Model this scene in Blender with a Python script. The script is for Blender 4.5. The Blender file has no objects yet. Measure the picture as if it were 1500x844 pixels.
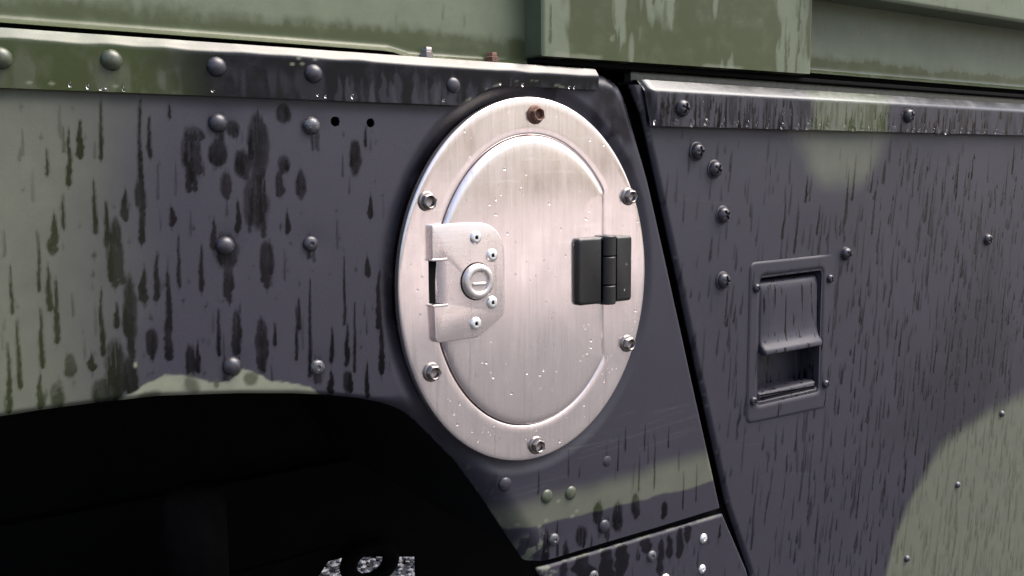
import bpy, bmesh, math, random
import numpy as np
from mathutils import Matrix, Vector

# ------------------------------------------------------------------ camera, sky, sun, exposure
scene = bpy.context.scene
COL = scene.collection
MM = 0.001
yaw, pitch, roll = 0.606796, 0.120549, -0.006473
F = Vector((math.sin(yaw) * math.cos(pitch), math.cos(yaw) * math.cos(pitch), -math.sin(pitch)))
R = Vector((math.cos(yaw), -math.sin(yaw), 0.0))
U = R.cross(F)
cr, sr = math.cos(roll), math.sin(roll)
right, up = R * cr + U * sr, U * cr - R * sr
cam_data = bpy.data.cameras.new('camera')
cam = bpy.data.objects.new('camera', cam_data)
COL.objects.link(cam)
M4 = Matrix((right, up, -F)).transposed().to_4x4()
M4.translation = Vector((-389.4, -533.0, 75.7)) * MM
cam.matrix_world = M4
cam_data.sensor_width = 36.0
cam_data.lens = 1417.09 / 1500 * 36
cam_data.clip_start = 0.02
cam_data.clip_end = 500
scene.camera = cam

SUN_DIR = Vector((0.42, -0.24, 0.87)).normalized()      # towards the sun
world = bpy.data.worlds.new('World')
scene.world = world
world.use_nodes = True
wn = world.node_tree.nodes
wl = world.node_tree.links
wn.clear()
sky = wn.new('ShaderNodeTexSky')
sky.sky_type = 'NISHITA'
sky.sun_disc = False
sky.sun_elevation = math.asin(SUN_DIR.z)
sky.sun_rotation = math.atan2(SUN_DIR.x, SUN_DIR.y)
sky.air_density = 1.0
sky.dust_density = 6.0
sky.ozone_density = 1.0
bg = wn.new('ShaderNodeBackground')
bg.inputs['Strength'].default_value = 0.10
out = wn.new('ShaderNodeOutputWorld')
wl.new(sky.outputs[0], bg.inputs['Color'])
wl.new(bg.outputs[0], out.inputs['Surface'])

sun_data = bpy.data.lights.new('sun', 'SUN')
sun_data.energy = 1.5
sun_data.angle = math.radians(60)
sun_data.color = (1.0, 0.985, 0.965)
sun = bpy.data.objects.new('sun', sun_data)
COL.objects.link(sun)
sun.rotation_euler = SUN_DIR.to_track_quat('Z', 'Y').to_euler()
sun.location = SUN_DIR * 6

scene.view_settings.view_transform = 'Standard'
scene.view_settings.look = 'None'
scene.view_settings.gamma = 1.0
scene.view_settings.exposure = 1.9
scene.view_settings.use_curve_mapping = False
scene.cycles.max_bounces = 8

rng = np.random.default_rng(7)
random.seed(7)

# ------------------------------------------------------------------ materials
class NT:
    def __init__(self, name):
        self.m = bpy.data.materials.new(name)
        self.m.use_nodes = True
        self.t = self.m.node_tree
        self.b = self.t.nodes['Principled BSDF']
    def n(self, kind, **kw):
        nd = self.t.nodes.new(kind)
        for k, v in kw.items():
            setattr(nd, k, v)
        return nd
    def set(self, sock, v):
        if hasattr(v, 'is_linked') or hasattr(v, 'links'):
            self.t.links.new(v, sock)
        else:
            sock.default_value = v
    def p(self, name, v):
        self.set(self.b.inputs[name], v)
    def mix(self, f, a, b):
        nd = self.n('ShaderNodeMix', data_type='RGBA')
        self.set(nd.inputs[0], f)
        for s, v in ((nd.inputs[6], a), (nd.inputs[7], b)):
            self.set(s, (*v, 1) if isinstance(v, tuple) and len(v) == 3 else v)
        return nd.outputs[2]
    def math(self, op, a, b=0.0, clamp=False):
        nd = self.n('ShaderNodeMath', operation=op, use_clamp=clamp)
        self.set(nd.inputs[0], a)
        self.set(nd.inputs[1], b)
        return nd.outputs[0]
    def ramp(self, f, lo, hi, a=0.0, b=1.0):
        nd = self.n('ShaderNodeMapRange')
        self.set(nd.inputs[0], f)
        for i, v in zip((1, 2, 3, 4), (lo, hi, a, b)):
            nd.inputs[i].default_value = v
        return nd.outputs[0]
    def coords(self, scale=(1, 1, 1)):
        tc = self.n('ShaderNodeTexCoord')
        mp = self.n('ShaderNodeMapping')
        mp.inputs['Scale'].default_value = scale
        self.t.links.new(tc.outputs['Object'], mp.inputs[0])
        return mp.outputs[0]
    def noise(self, scale, detail=3, rough=0.55, stretch=(1, 1, 1)):
        nd = self.n('ShaderNodeTexNoise')
        self.t.links.new(self.coords(stretch), nd.inputs['Vector'])
        nd.inputs['Scale'].default_value = scale
        nd.inputs['Detail'].default_value = detail
        nd.inputs['Roughness'].default_value = rough
        return nd.outputs['Fac']
    def attr(self, name):
        return self.n('ShaderNodeAttribute', attribute_name=name).outputs['Fac']
    def bump(self, h, dist=0.0002, strength=0.5):
        nd = self.n('ShaderNodeBump')
        nd.inputs['Distance'].default_value = dist
        nd.inputs['Strength'].default_value = strength
        self.t.links.new(h, nd.inputs['Height'])
        self.t.links.new(nd.outputs[0], self.b.inputs['Normal'])

BLACK_DRY, BLACK_WET = (0.0155, 0.0135, 0.0245), (0.0013, 0.0013, 0.0018)
GREEN_DRY, GREEN_WET = (0.088, 0.094, 0.066), (0.016, 0.021, 0.0075)
PALE = (0.15, 0.16, 0.115)

def camo_paint(name, black=BLACK_DRY, green=GREEN_DRY, green_wet=GREEN_WET, wet_spec=0.14, runs=False):
    k = NT(name)
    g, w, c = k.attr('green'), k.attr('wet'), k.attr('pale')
    if runs:
        w = k.ramp(k.noise(230, 3, 0.55, (1, 1, 0.13)), 0.56, 0.64, 0.0, 0.9)
    fine = k.noise(900, 3, 0.6)
    mid = k.noise(60, 4, 0.6)
    blot = k.noise(14, 4, 0.6)
    dry = k.mix(g, black, green)
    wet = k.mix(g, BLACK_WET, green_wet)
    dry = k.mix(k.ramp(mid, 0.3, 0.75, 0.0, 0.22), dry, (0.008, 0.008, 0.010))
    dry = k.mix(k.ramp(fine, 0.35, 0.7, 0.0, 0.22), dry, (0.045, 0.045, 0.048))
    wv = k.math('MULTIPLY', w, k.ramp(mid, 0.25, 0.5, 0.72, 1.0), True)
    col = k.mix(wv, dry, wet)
    col = k.mix(k.math('MULTIPLY', c, k.ramp(mid, 0.3, 0.6, 0.75, 1.0), True), col, PALE)
    k.p('Base Color', col)
    rough = k.math('SUBTRACT', k.ramp(blot, 0.3, 0.7, 0.50, 0.60), k.math('MULTIPLY', wv, 0.40))
    k.p('Roughness', rough)
    k.p('Specular IOR Level', k.math('ADD', k.math('ADD', k.math('MULTIPLY', wv, wet_spec - 0.42), 0.42), k.attr('gloss')))
    h = k.math('ADD', k.math('MULTIPLY', fine, 0.4), k.math('MULTIPLY', mid, 0.8))
    k.bump(h, 0.00025, 0.35)
    return k.m

def plain(name, col, rough=0.5, metal=0.0, var=0.25, bump=0.3, scale=120, dirt=None):
    k = NT(name)
    nz = k.noise(scale, 4, 0.6)
    dark = tuple(c * (1 - var) for c in col)
    light = tuple(min(1, c * (1 + var)) for c in col)
    c = k.mix(k.ramp(nz, 0.3, 0.7), dark, light)
    if dirt:
        c = k.mix(k.ramp(k.noise(scale * 3, 5, 0.65), 0.45, 0.62), c, dirt)
    k.p('Base Color', c)
    k.p('Roughness', k.ramp(nz, 0.2, 0.8, max(0.02, rough - 0.08), min(1, rough + 0.08)))
    k.p('Metallic', metal)
    if bump:
        k.bump(nz, 0.0002, bump)
    return k.m

def aluminium(name, base=(0.79, 0.715, 0.70), rough=0.17, grain=(1, 1, 0.03)):
    k = NT(name)
    brush = k.noise(800, 4, 0.65, grain)
    blot = k.noise(22, 5, 0.62)
    wipe = k.noise(90, 4, 0.6, (1, 1, 0.25))
    spot = k.noise(420, 2, 0.5)
    c = k.mix(k.ramp(blot, 0.35, 0.7, 0.0, 0.20), base, tuple(v * 0.72 for v in base))
    c = k.mix(k.ramp(brush, 0.35, 0.7, 0.0, 0.32), c, tuple(v * 0.62 for v in base))
    c = k.mix(k.ramp(spot, 0.66, 0.74, 0.0, 0.45), c, (0.38, 0.34, 0.33))
    scr = k.noise(260, 3, 0.6, (0.05, 1, 1))
    scr2 = k.noise(300, 2, 0.6, (1, 1, 0.04))
    c = k.mix(k.ramp(scr, 0.62, 0.70, 0.0, 0.30), c, (0.88, 0.84, 0.83))
    c = k.mix(k.ramp(scr2, 0.63, 0.72, 0.0, 0.35), c, (0.36, 0.33, 0.32))
    k.p('Base Color', c)
    k.p('Metallic', 0.92)
    k.p('Roughness', k.math('ADD', k.ramp(blot, 0.3, 0.7, rough - 0.02, rough + 0.05), k.ramp(wipe, 0.3, 0.7, -0.03, 0.04)))
    k.bump(k.math('ADD', k.math('MULTIPLY', brush, 0.25), k.math('MULTIPLY', wipe, 0.5)), 0.0002, 0.38)
    return k.m

MAT = {}
MAT['paint'] = camo_paint('camouflage_paint')
MAT['cap'] = camo_paint('capping_gloss_paint', BLACK_DRY, GREEN_DRY, (0.026, 0.036, 0.0105), 0.14)
MAT['streaky'] = camo_paint('rain_run_paint', BLACK_DRY, GREEN_DRY, GREEN_WET, 0.14, True)
MAT['hard'] = camo_paint('weathered_green_paint', BLACK_DRY, (0.102, 0.126, 0.074), (0.044, 0.053, 0.025))
MAT['alu'] = aluminium('bare_aluminium')
MAT['alu_latch'] = aluminium('latch_aluminium', (0.76, 0.68, 0.665), 0.26, (0.04, 1, 1))
MAT['rivet_alu'] = plain('bright_rivet_aluminium', (0.74, 0.74, 0.74), 0.33, 0.9, 0.06, 0.1)
MAT['steel'] = plain('stainless_bolt', (0.24, 0.215, 0.205), 0.33, 1.0, 0.2, 0.2, 300)
MAT['rust'] = plain('rusty_bolt', (0.10, 0.042, 0.026), 0.65, 0.35, 0.45, 0.6, 380, (0.16, 0.10, 0.08))
MAT['dark_rivet'] = plain('painted_rivet_black', (0.026, 0.025, 0.032), 0.34, 0.0, 0.35, 0.3, 260)
MAT['green_rivet'] = plain('painted_rivet_green', (0.045, 0.053, 0.034), 0.33, 0.0, 0.3, 0.3, 260)
MAT['chipped'] = plain('chipped_rivet', (0.11, 0.11, 0.12), 0.38, 0.5, 0.5, 0.4, 330, (0.03, 0.03, 0.034))
MAT['screw'] = plain('painted_screw_black', (0.020, 0.0185, 0.026), 0.34, 0.0, 0.35, 0.35, 330)
MAT['plastic'] = plain('black_hinge_plastic', (0.003, 0.003, 0.003), 0.40, 0.0, 0.3, 0.35, 500)
MAT['rubber'] = plain('black_rubber', (0.003, 0.003, 0.003), 0.8, 0.0, 0.3, 0.3, 200)
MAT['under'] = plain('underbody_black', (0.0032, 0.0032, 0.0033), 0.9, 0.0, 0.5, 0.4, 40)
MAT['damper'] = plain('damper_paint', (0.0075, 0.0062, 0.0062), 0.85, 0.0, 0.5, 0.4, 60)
MAT['tyre'] = plain('tyre_rubber', (0.003, 0.003, 0.003), 0.85, 0.0, 0.4, 0.5, 60)
MAT['ground'] = plain('wet_gravel_bed', (0.015, 0.015, 0.018), 0.7, 0.0, 0.5, 0.6, 60)
MAT['reflector_slab'] = plain('reflector_slab_pale', (0.30, 0.262, 0.252), 0.75, 0.0, 0.25, 0.3, 3)
MAT['stone'] = plain('gravel_stone', (0.085, 0.083, 0.090), 0.42, 0.0, 0.45, 0.5, 45)
MAT['lock'] = plain('lock_zinc', (0.58, 0.54, 0.52), 0.34, 0.85, 0.1, 0.15, 250)
MAT['channel'] = plain('window_channel_metal', (0.07, 0.075, 0.065), 0.35, 0.2, 0.4, 0.4, 200)
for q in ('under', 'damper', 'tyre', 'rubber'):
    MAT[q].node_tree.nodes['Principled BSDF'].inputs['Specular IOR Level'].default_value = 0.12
kw = NT('rain_water')
kw.p('Base Color', (1, 1, 1, 1))
kw.p('Roughness', 0.02)
kw.p('IOR', 1.33)
kw.p('Transmission Weight', 1.0)
MAT['water'] = kw.m

# ------------------------------------------------------------------ mesh helpers (millimetres in, metres out)
def link(name, me, mat, parent=None, loc=(0, 0, 0), smooth=True, sharp=None):
    if mat is not None and not me.materials:
        me.materials.append(mat)
    if smooth:
        me.polygons.foreach_set('use_smooth', [True] * len(me.polygons))
        if sharp:
            me.set_sharp_from_angle(angle=math.radians(sharp))
    o = bpy.data.objects.new(name, me)
    o.location = [v * MM for v in loc]
    COL.objects.link(o)
    o.parent = parent
    return o

def mesh(name, verts, faces):
    me = bpy.data.meshes.new(name)
    me.from_pydata([tuple(c * MM for c in v) for v in verts], [], faces)
    me.validate()
    return me

def fix_normals(me):
    bm = bmesh.new()
    bm.from_mesh(me)
    bmesh.ops.recalc_face_normals(bm, faces=bm.faces)
    bm.to_mesh(me)
    bm.free()
    return me

def lathe(name, prof, seg=28):
    """profile [(radius, height)], axis towards -y (outwards from the panel)."""
    vs, fs, ring = [], [], []
    for r, h in prof:
        if r < 1e-6:
            ring.append([len(vs)])
            vs.append((0, -h, 0))
        else:
            ring.append(list(range(len(vs), len(vs) + seg)))
            vs += [(r * math.cos(2 * math.pi * i / seg), -h, r * math.sin(2 * math.pi * i / seg)) for i in range(seg)]
    for a, b in zip(ring, ring[1:]):
        for i in range(seg):
            j = (i + 1) % seg
            if len(a) == 1:
                fs.append((a[0], b[j], b[i]))
            elif len(b) == 1:
                fs.append((a[i], a[j], b[0]))
            else:
                fs.append((a[i], a[j], b[j], b[i]))
    return fix_normals(mesh(name, vs, fs))

def inset(poly, d):
    p = np.asarray(poly, float)
    e = np.roll(p, -1, 0) - p
    e /= np.linalg.norm(e, axis=1)[:, None] + 1e-9
    n = np.stack([-e[:, 1], e[:, 0]], 1)           # inward for a counter-clockwise outline
    n0 = np.roll(n, 1, 0)
    m = n + n0
    m /= (np.sum(m * n, 1)[:, None] + 1e-9)
    return p + m * d

def stack(name, poly, levels, back=True, dx=0.0, wob=None):
    """plate built from inset outlines: levels [(inset, y)] from back to front; negative value scales ('s')."""
    p = np.asarray(poly, float)
    c = p.mean(0)
    vs, fs, N = [], [], len(p)
    for lv in levels:
        q = inset(p, lv[0]) if len(lv) == 2 else c + (inset(p, lv[0]) - c) * lv[2]
        vs += [(a, lv[1] + (wob(a, b) if wob else 0), b) for a, b in q]
    for k in range(len(levels) - 1):
        for i in range(N):
            j = (i + 1) % N
            fs.append((k * N + i, k * N + j, (k + 1) * N + j, (k + 1) * N + i))
    fs.append([(len(levels) - 1) * N + i for i in range(N)])
    if back:
        fs.append([i for i in range(N)][::-1])
    return fix_normals(mesh(name, vs, fs))

def rounded(poly, r, seg=8):
    """round the corners of a polygon; r may be a list."""
    p = [Vector(q) for q in poly]
    outp = []
    for i, q in enumerate(p):
        rr = r[i] if isinstance(r, (list, tuple)) else r
        a, b = p[i - 1] - q, p[(i + 1) % len(p)] - q
        if rr < 1e-3:
            outp.append(tuple(q)); continue
        ang = a.angle(b)
        t = min(rr / math.tan(ang / 2), 0.49 * a.length, 0.49 * b.length)
        s, e = q + a.normalized() * t, q + b.normalized() * t
        for k in range(seg + 1):
            u = k / seg
            outp.append(tuple(s * (1 - u) ** 2 + q * 2 * u * (1 - u) + e * u ** 2))
    return outp

def box(name, x0, x1, y0, y1, z0, z1, bev=0.0):
    bm = bmesh.new()
    bmesh.ops.create_cube(bm, size=1)
    for v in bm.verts:
        v.co = Vector(((x0 + x1) / 2 + v.co.x * (x1 - x0), (y0 + y1) / 2 + v.co.y * (y1 - y0), (z0 + z1) / 2 + v.co.z * (z1 - z0))) * MM
    if bev:
        bmesh.ops.bevel(bm, geom=bm.edges[:], offset=bev * MM, segments=3, affect='EDGES', profile=0.6)
    me = bpy.data.meshes.new(name)
    bm.to_mesh(me)
    bm.free()
    return me

def smoothstep(a, b, x):
    t = np.clip((x - a) / (b - a), 0, 1)
    return t * t * (3 - 2 * t)

def poly_sd(poly, X, Z):
    p = np.asarray(poly, float)
    q = np.roll(p, -1, 0)
    d2 = np.full(X.shape, 1e18)
    ins = np.zeros(X.shape, bool)
    for (ax, az), (bx, bz) in zip(p, q):
        ex, ez = bx - ax, bz - az
        L = ex * ex + ez * ez
        if L < 1e-12:
            continue
        t = np.clip(((X - ax) * ex + (Z - az) * ez) / L, 0, 1)
        d2 = np.minimum(d2, (X - ax - t * ex) ** 2 + (Z - az - t * ez) ** 2)
        if abs(ez) > 1e-12:
            cross = ((az > Z) != (bz > Z)) & (X < ex * (Z - az) / ez + ax)
            ins ^= cross
    d = np.sqrt(d2)
    return np.where(ins, -d, d)

def vnoise(X, Z, sx, sz, seed):
    """smooth value noise in [0, 1]."""
    r = np.random.default_rng(seed)
    T = r.random((64, 64))
    u, v = X / sx + 1000.3, Z / sz + 1000.7
    i, j = np.floor(u).astype(int), np.floor(v).astype(int)
    a, b = u - i, v - j
    a, b = a * a * (3 - 2 * a), b * b * (3 - 2 * b)
    g = lambda m, n: T[m % 64, n % 64]
    return (g(i, j) * (1 - a) + g(i + 1, j) * a) * (1 - b) + (g(i, j + 1) * (1 - a) + g(i + 1, j + 1) * a) * b

def fnoise(X, Z, sx, sz, seed):
    return 0.55 * vnoise(X, Z, sx, sz, seed) + 0.28 * vnoise(X, Z, sx / 2, sz / 2, seed + 1) + 0.17 * vnoise(X, Z, sx / 4, sz / 4, seed + 2)

def sheet(name, poly, cell, yfun, afun, mat, parent, holes=(), thick=1.5):
    """a dense sheet cut to an outline, with its own relief and paint attributes, and a returned edge."""
    p = np.asarray(poly, float)
    x0, z0 = p.min(0) - cell * 1.5
    x1, z1 = p.max(0) + cell * 1.5
    X, Z = np.meshgrid(np.arange(x0, x1, cell), np.arange(z0, z1, cell))
    def sdf(X, Z):
        d = poly_sd(poly, X, Z)
        for h in holes:
            d = np.maximum(d, -h(X, Z) if callable(h) else -poly_sd(h, X, Z))
        return d
    sd = sdf(X, Z)
    near = np.abs(sd) < 0.62 * cell
    for _ in range(2):
        e = cell * 0.05
        xs, zs = X[near], Z[near]
        s = sdf(xs, zs)
        gx, gz = (sdf(xs + e, zs) - s) / e, (sdf(xs, zs + e) - s) / e
        n = np.sqrt(gx * gx + gz * gz) + 1e-6
        X[near] -= s * gx / n
        Z[near] -= s * gz / n
    keep = (sd < 0) | near
    sd = np.where(near, 0, sd)
    Y = yfun(X, Z, sd)
    A = afun(X, Z, sd)
    q = keep[:-1, :-1] & keep[1:, :-1] & keep[:-1, 1:] & keep[1:, 1:]
    q &= ~(near[:-1, :-1] & near[1:, :-1] & near[:-1, 1:] & near[1:, 1:])
    idx = np.arange(X.size).reshape(X.shape)
    f = np.stack([idx[:-1, :-1][q], idx[:-1, 1:][q], idx[1:, 1:][q], idx[1:, :-1][q]], 1)
    used = np.unique(f)
    remap = -np.ones(X.size, int)
    remap[used] = np.arange(len(used))
    f = remap[f]
    V = np.stack([X.ravel()[used], Y.ravel()[used], Z.ravel()[used]], 1)
    AA = {k: v.ravel()[used] for k, v in A.items()}
    e = np.concatenate([f[:, [0, 1]], f[:, [1, 2]], f[:, [2, 3]], f[:, [3, 0]]])
    key = np.sort(e, 1)
    kk = key[:, 0] * (len(V) + 1) + key[:, 1]
    _, first, cnt = np.unique(kk, return_index=True, return_counts=True)
    be = e[first[cnt == 1]]
    bv = np.unique(be)
    m2 = {v: i for i, v in enumerate(bv)}
    n0, nb = len(V), len(bv)
    Vb = V[bv].copy()
    Vb[:, 1] += thick
    V = np.concatenate([V, V[bv], Vb])
    for k in AA:
        AA[k] = np.concatenate([AA[k], AA[k][bv], AA[k][bv]])
    sk = np.array([(n0 + m2[b], n0 + m2[a], n0 + nb + m2[a], n0 + nb + m2[b]) for a, b in be])
    f = np.concatenate([f, sk])
    me = bpy.data.meshes.new(name)
    me.vertices.add(len(V))
    me.vertices.foreach_set('co', (V * MM).astype(np.float32).ravel())
    me.loops.add(f.size)
    me.loops.foreach_set('vertex_index', f.astype(np.int32).ravel())
    me.polygons.add(len(f))
    me.polygons.foreach_set('loop_start', np.arange(0, f.size, 4, dtype=np.int32))
    me.polygons.foreach_set('loop_total', np.full(len(f), 4, np.int32))
    me.update(calc_edges=True)
    for k, v in AA.items():
        at = me.attributes.new(k, 'FLOAT', 'POINT')
        at.data.foreach_set('value', v.astype(np.float32))
    return link(name, me, mat, parent)

def streak(Wt, X, Z, x, zt, zb, w, dark, seed, tilt=0.0):
    """one wet run of rain water on a panel: ragged edges, a thin start, a bead at the foot."""
    L = max(zt - zb, 0.5)
    m = (X > x - w * 1.4 - 3 - abs(tilt) * L) & (X < x + w * 1.4 + 3 + abs(tilt) * L) & (Z < zt + w) & (Z > zb - w)
    if not m.any():
        return
    r = np.random.default_rng(seed)
    xs, zs = X[m], Z[m]
    step = 1.8 if w < 6 else 4.5
    def ragged():
        T = r.random(400)
        u = (zs - zb + 2 * w) / step
        i = np.floor(u).astype(int) % 399
        a = u - np.floor(u)
        a = a * a * (3 - 2 * a)
        return 0.62 + 0.42 * (T[i] * (1 - a) + T[i + 1] * a)
    left, rite = ragged(), ragged()
    wand = np.interp(zs, np.linspace(zb, zt, 5), (r.random(5) - 0.5) * w * 0.35)
    t = (zt - zs) / L
    grow = np.clip(0.35 + 0.9 * t, 0.3, 1.0) if w < 6 else np.clip(0.7 + 0.6 * t, 0.3, 1.0)
    cx = x + wand + tilt * (zs - zb)
    hw = 0.5 * w * grow * np.where(xs < cx, left, rite) * 1.25
    endr = np.minimum((zt - zs) + w * 0.35, (zs - zb) + w * 0.35) / (w * 0.55)
    hw = hw * np.sqrt(np.clip(endr, 0, 1))
    soft = 0.85 if w < 6 else 1.8
    v = dark * np.clip((hw - np.abs(xs - cx)) / soft + 0.5, 0, 1)
    Wt[m] = np.maximum(Wt[m], v)

def ellipse(cx, cz, a, b, n=200):
    return [(cx + a * math.cos(2 * math.pi * i / n), cz + b * math.sin(2 * math.pi * i / n)) for i in range(n)]

def ell_d(X, Z, cx, cz, a, b):
    """approximate signed distance to an ellipse."""
    k0 = np.sqrt(((X - cx) / a) ** 2 + ((Z - cz) / b) ** 2)
    k1 = np.sqrt(((X - cx) / a ** 2) ** 2 + ((Z - cz) / b ** 2) ** 2) + 1e-9
    return k0 * (k0 - 1) / k1

def seg_d(X, Z, x0, z0, x1, z1):
    ex, ez = x1 - x0, z1 - z0
    t = np.clip(((X - x0) * ex + (Z - z0) * ez) / (ex * ex + ez * ez), 0, 1)
    return np.sqrt((X - x0 - t * ex) ** 2 + (Z - z0 - t * ez) ** 2)

# ------------------------------------------------------------------ setting: the ground
GZ = -1000
def make_ground():
    n = 60
    t = np.linspace(-1, 1, n)
    c = np.sign(t) * np.abs(t) ** 2.6 * 60000
    X, Y = np.meshgrid(c + 500, c + 800)
    Z = GZ + 6 * (vnoise(X, Y, 300, 300, 3) - 0.5)
    vs = np.stack([X, Y, Z], -1).reshape(-1, 3)
    fs = [(j * n + i, j * n + i + 1, (j + 1) * n + i + 1, (j + 1) * n + i) for j in range(n - 1) for i in range(n - 1)]
    o = link('ground', mesh('ground', vs, fs), MAT['ground'])
    o['kind'] = 'structure'
    # unseen pale slab in front of the vehicle, added for the bare metal to mirror
    reflector_slab = link('reflector_slab', box('reflector_slab', -40000, 40000, -45000, -6200, GZ - 60, GZ + 8), MAT['reflector_slab'], smooth=False)
    reflector_slab['kind'] = 'structure'
    # loose stones where the light falls beyond the far side
    base = bmesh.new()
    bmesh.ops.create_icosphere(base, subdivisions=1, radius=1)
    bv = np.array([v.co[:] for v in base.verts])
    bf = np.array([[v.index for v in f.verts] for f in base.faces])
    base.free()
    V, Fc = [], []
    for k in range(5200):
        x, y = rng.uniform(200, 1300), rng.uniform(1300, 2500)
        s = rng.uniform(5, 15)
        q = bv * (1 + 0.35 * (rng.random((len(bv), 1)) - 0.5)) * np.array([s, s * rng.uniform(.6, 1), s * rng.uniform(.45, .8)])
        a = rng.uniform(0, 6.3)
        q = q @ np.array([[math.cos(a), -math.sin(a), 0], [math.sin(a), math.cos(a), 0], [0, 0, 1]])
        V.append(q + np.array([x, y, GZ + rng.uniform(2, 14)]))
        Fc.append(bf + k * len(bv))
    me = mesh('gravel', np.concatenate(V), np.concatenate(Fc).tolist())
    g = link('gravel', me, MAT['stone'], smooth=False)
    g['kind'] = 'stuff'
    g['label'] = 'loose grey gravel stones lying on the ground beyond the wheel arch'
    g['category'] = 'gravel'
make_ground()

# ------------------------------------------------------------------ the vehicle
veh = bpy.data.objects.new('military_vehicle', None)
veh.empty_display_size = 0.1
veh.location = (0, 0, 0)
COL.objects.link(veh)
veh['label'] = 'rain-wet black and green camouflage military vehicle side with riveted panels and aluminium fuel flap'
veh['category'] = 'vehicle'

# --- outlines measured on the body side (x along the vehicle, z up, mm)
ARCH = [(-440, -58), (-400, -50), (-342, -45), (-312, -44), (-289, -44), (-254, -44.8), (-209, -49.5), (-177, -54), (-155, -58), (-133, -63.2),
        (-119, -67.8), (-110, -71.8), (-100, -77.7), (-90, -86), (-80, -96), (-59, -119.2), (-38, -148.6), (-18, -179.8), (-3.3, -202)]
WING = ARCH + [(189, -200), (149.3, -73.6), (122.2, 13.6), (92, 108), (88, 120), (84, 129), (79, 135.5), (72, 140), (64, 142.6), (54, 143.4), (-440, 143.4)]
RC = (-5.0, 0.5, 103.0, 124.0)     # filler ring: centre x, z and half axes

STREAKS = [(-230,100,69,9.6),(-193,110,72,11.1),(-202,87,73,9.3),(-195,74,42,12.7),(-206,59,43,3.5),(-216,94,80,9.8),(-212,75,62,5.4),(-181,77,61,4.5),(-177,114,104,8.9),(-178,84,76,7.0),(-258,114,39,3.1),(-258,71,57,5.5),(-252,105,84,2.4),(-286,102,84,3.6),(-292,97,70,2.6),(-276,116,83,2.0),(-281,72,45,2.3),(-266,66,52,4.1),(-242,57,48,3.6),(-302,88,75,1.6),(-296,65,48,1.6),(-276,61,38,2.7),(-271,52,36,4.8),(-301,55,40,3.2),(-220,49,34,3.4),(-241,112,105,1.8),(-177,52,41,3.3),(-272,47,20,7.4),(-266,23,-19,6.5),(-247,22,-25,3.9),(-252,31,8,3.2),(-259,24,8,4.2),(-256,-8,-22,5.7),(-275,-12,-40,9.6),(-280,-32,-46,12.9),(-268,-22,-42,7.6),(-213,41,22,11.5),(-213,24,5,5.0),(-190,36,12,8.1),(-240,41,14,1.8),(-228,36,11,2.6),(-220,0,-26,2.3),(-209,-1,-27,4.7),(-195,-6,-41,6.5),(-236,-19,-39,4.5),(-232,-19,-34,3.0),(-309,47,17,1.6),(-322,30,7,1.8),(-305,29,7,2.5),(-302,22,-10,2.5),(-321,3,-31,2.1),(-326,-8,-43,2.5),(-310,8,-22,2.2),(-312,-26,-43,3.2),(-304,-32,-44,6.4),(-297,-17,-28,5.1),(-287,-18,-26,3.7),(-281,15,-19,2.4),(-273,8,-5,2.7),(-302,43,36,4.5),(-187,-11,-24,2.1),(-172,2,-16,2.5),(-174,-4,-34,2.1),(-166,12,-45,2.2),(-143,24,-16,1.8),(-142,-16,-41,3.1),(-137,-3,-46,1.9),(-152,-17,-38,2.6),(-120,15,-20,3.8),(-119,-13,-49,3.7),(-127,23,13,4.2),(-142,-44,-58,5.4),(-153,-44,-57,4.4),(-129,-42,-63,2.8),(-133,93,72,7.1),(-124,60,48,3.7),(-168,77,61,5.9),(-126,103,91,1.9),(-228,99,93,11.0),(-207,103,96,7.7),(57,-168,-185,8.5),(76,-172,-195,9.5),(94,-170,-188,8.4),(124,-182,-194,6.6),(41,-183,-199,10.3),(51,-193,-201,3.9),(9,-178,-206,4.9),(19,-176,-201,4.4),(27,-193,-214,5.7),(97,-139,-168,2.7),(76,-122,-148,2.7),(113,-128,-169,2.8),(83,-115,-134,2.7),(103,-118,-137,2.8),(144,-161,-192,3.0),(128,-122,-139,2.9),(159,-158,-189,2.3)]

def wing_y(X, Z, sd):
    # shallow pressed dish round the filler
    d = ell_d(X, Z, *RC)
    y = 3.2 * (1 - smoothstep(1.0, 12.0, d))
    # wheel-arch lip and the rear edge roll inwards
    arch = np.full(X.shape, 1e9)
    for (ax, az), (bx, bz) in zip(ARCH, ARCH[1:]):
        arch = np.minimum(arch, seg_d(X, Z, ax, az, bx, bz))
    r = 3.0 + 15.0 * smoothstep(-130, -75, X)
    k = np.clip((r - arch) / r, 0, 1)
    y = y + r * 0.62 * k ** 2.3
    edge = np.full(X.shape, 1e9)
    E = [(189, -200), (149.3, -73.6), (122.2, 13.6), (92, 108), (88, 120), (84, 129), (79, 135.5), (72, 140), (64, 142.6), (54, 143.4)]
    for (ax, az), (bx, bz) in zip(E, E[1:]):
        edge = np.minimum(edge, seg_d(X, Z, ax, az, bx, bz))
    re = 4.0 + 6.0 * smoothstep(60, 120, Z)
    k = np.clip((re - edge) / re, 0, 1)
    y = y + re * 0.7 * k ** 2.2
    # the sheet is drawn in a little at each rivet
    for x, z in ((-215, 102.8), (-160.4, 102.5), (-213.7, 35.3), (-163.1, 34), (-212.7, -32.9), (-161.2, -40), (63, -188), (15.6, -187.5)):
        y = y + 0.55 * np.exp(-((X - x) ** 2 + (Z - z) ** 2) / 81.0)
    # slight waviness of hand-beaten sheet
    y = y + 0.8 * (vnoise(X, Z, 70, 70, 21) - 0.5)
    return y

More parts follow.
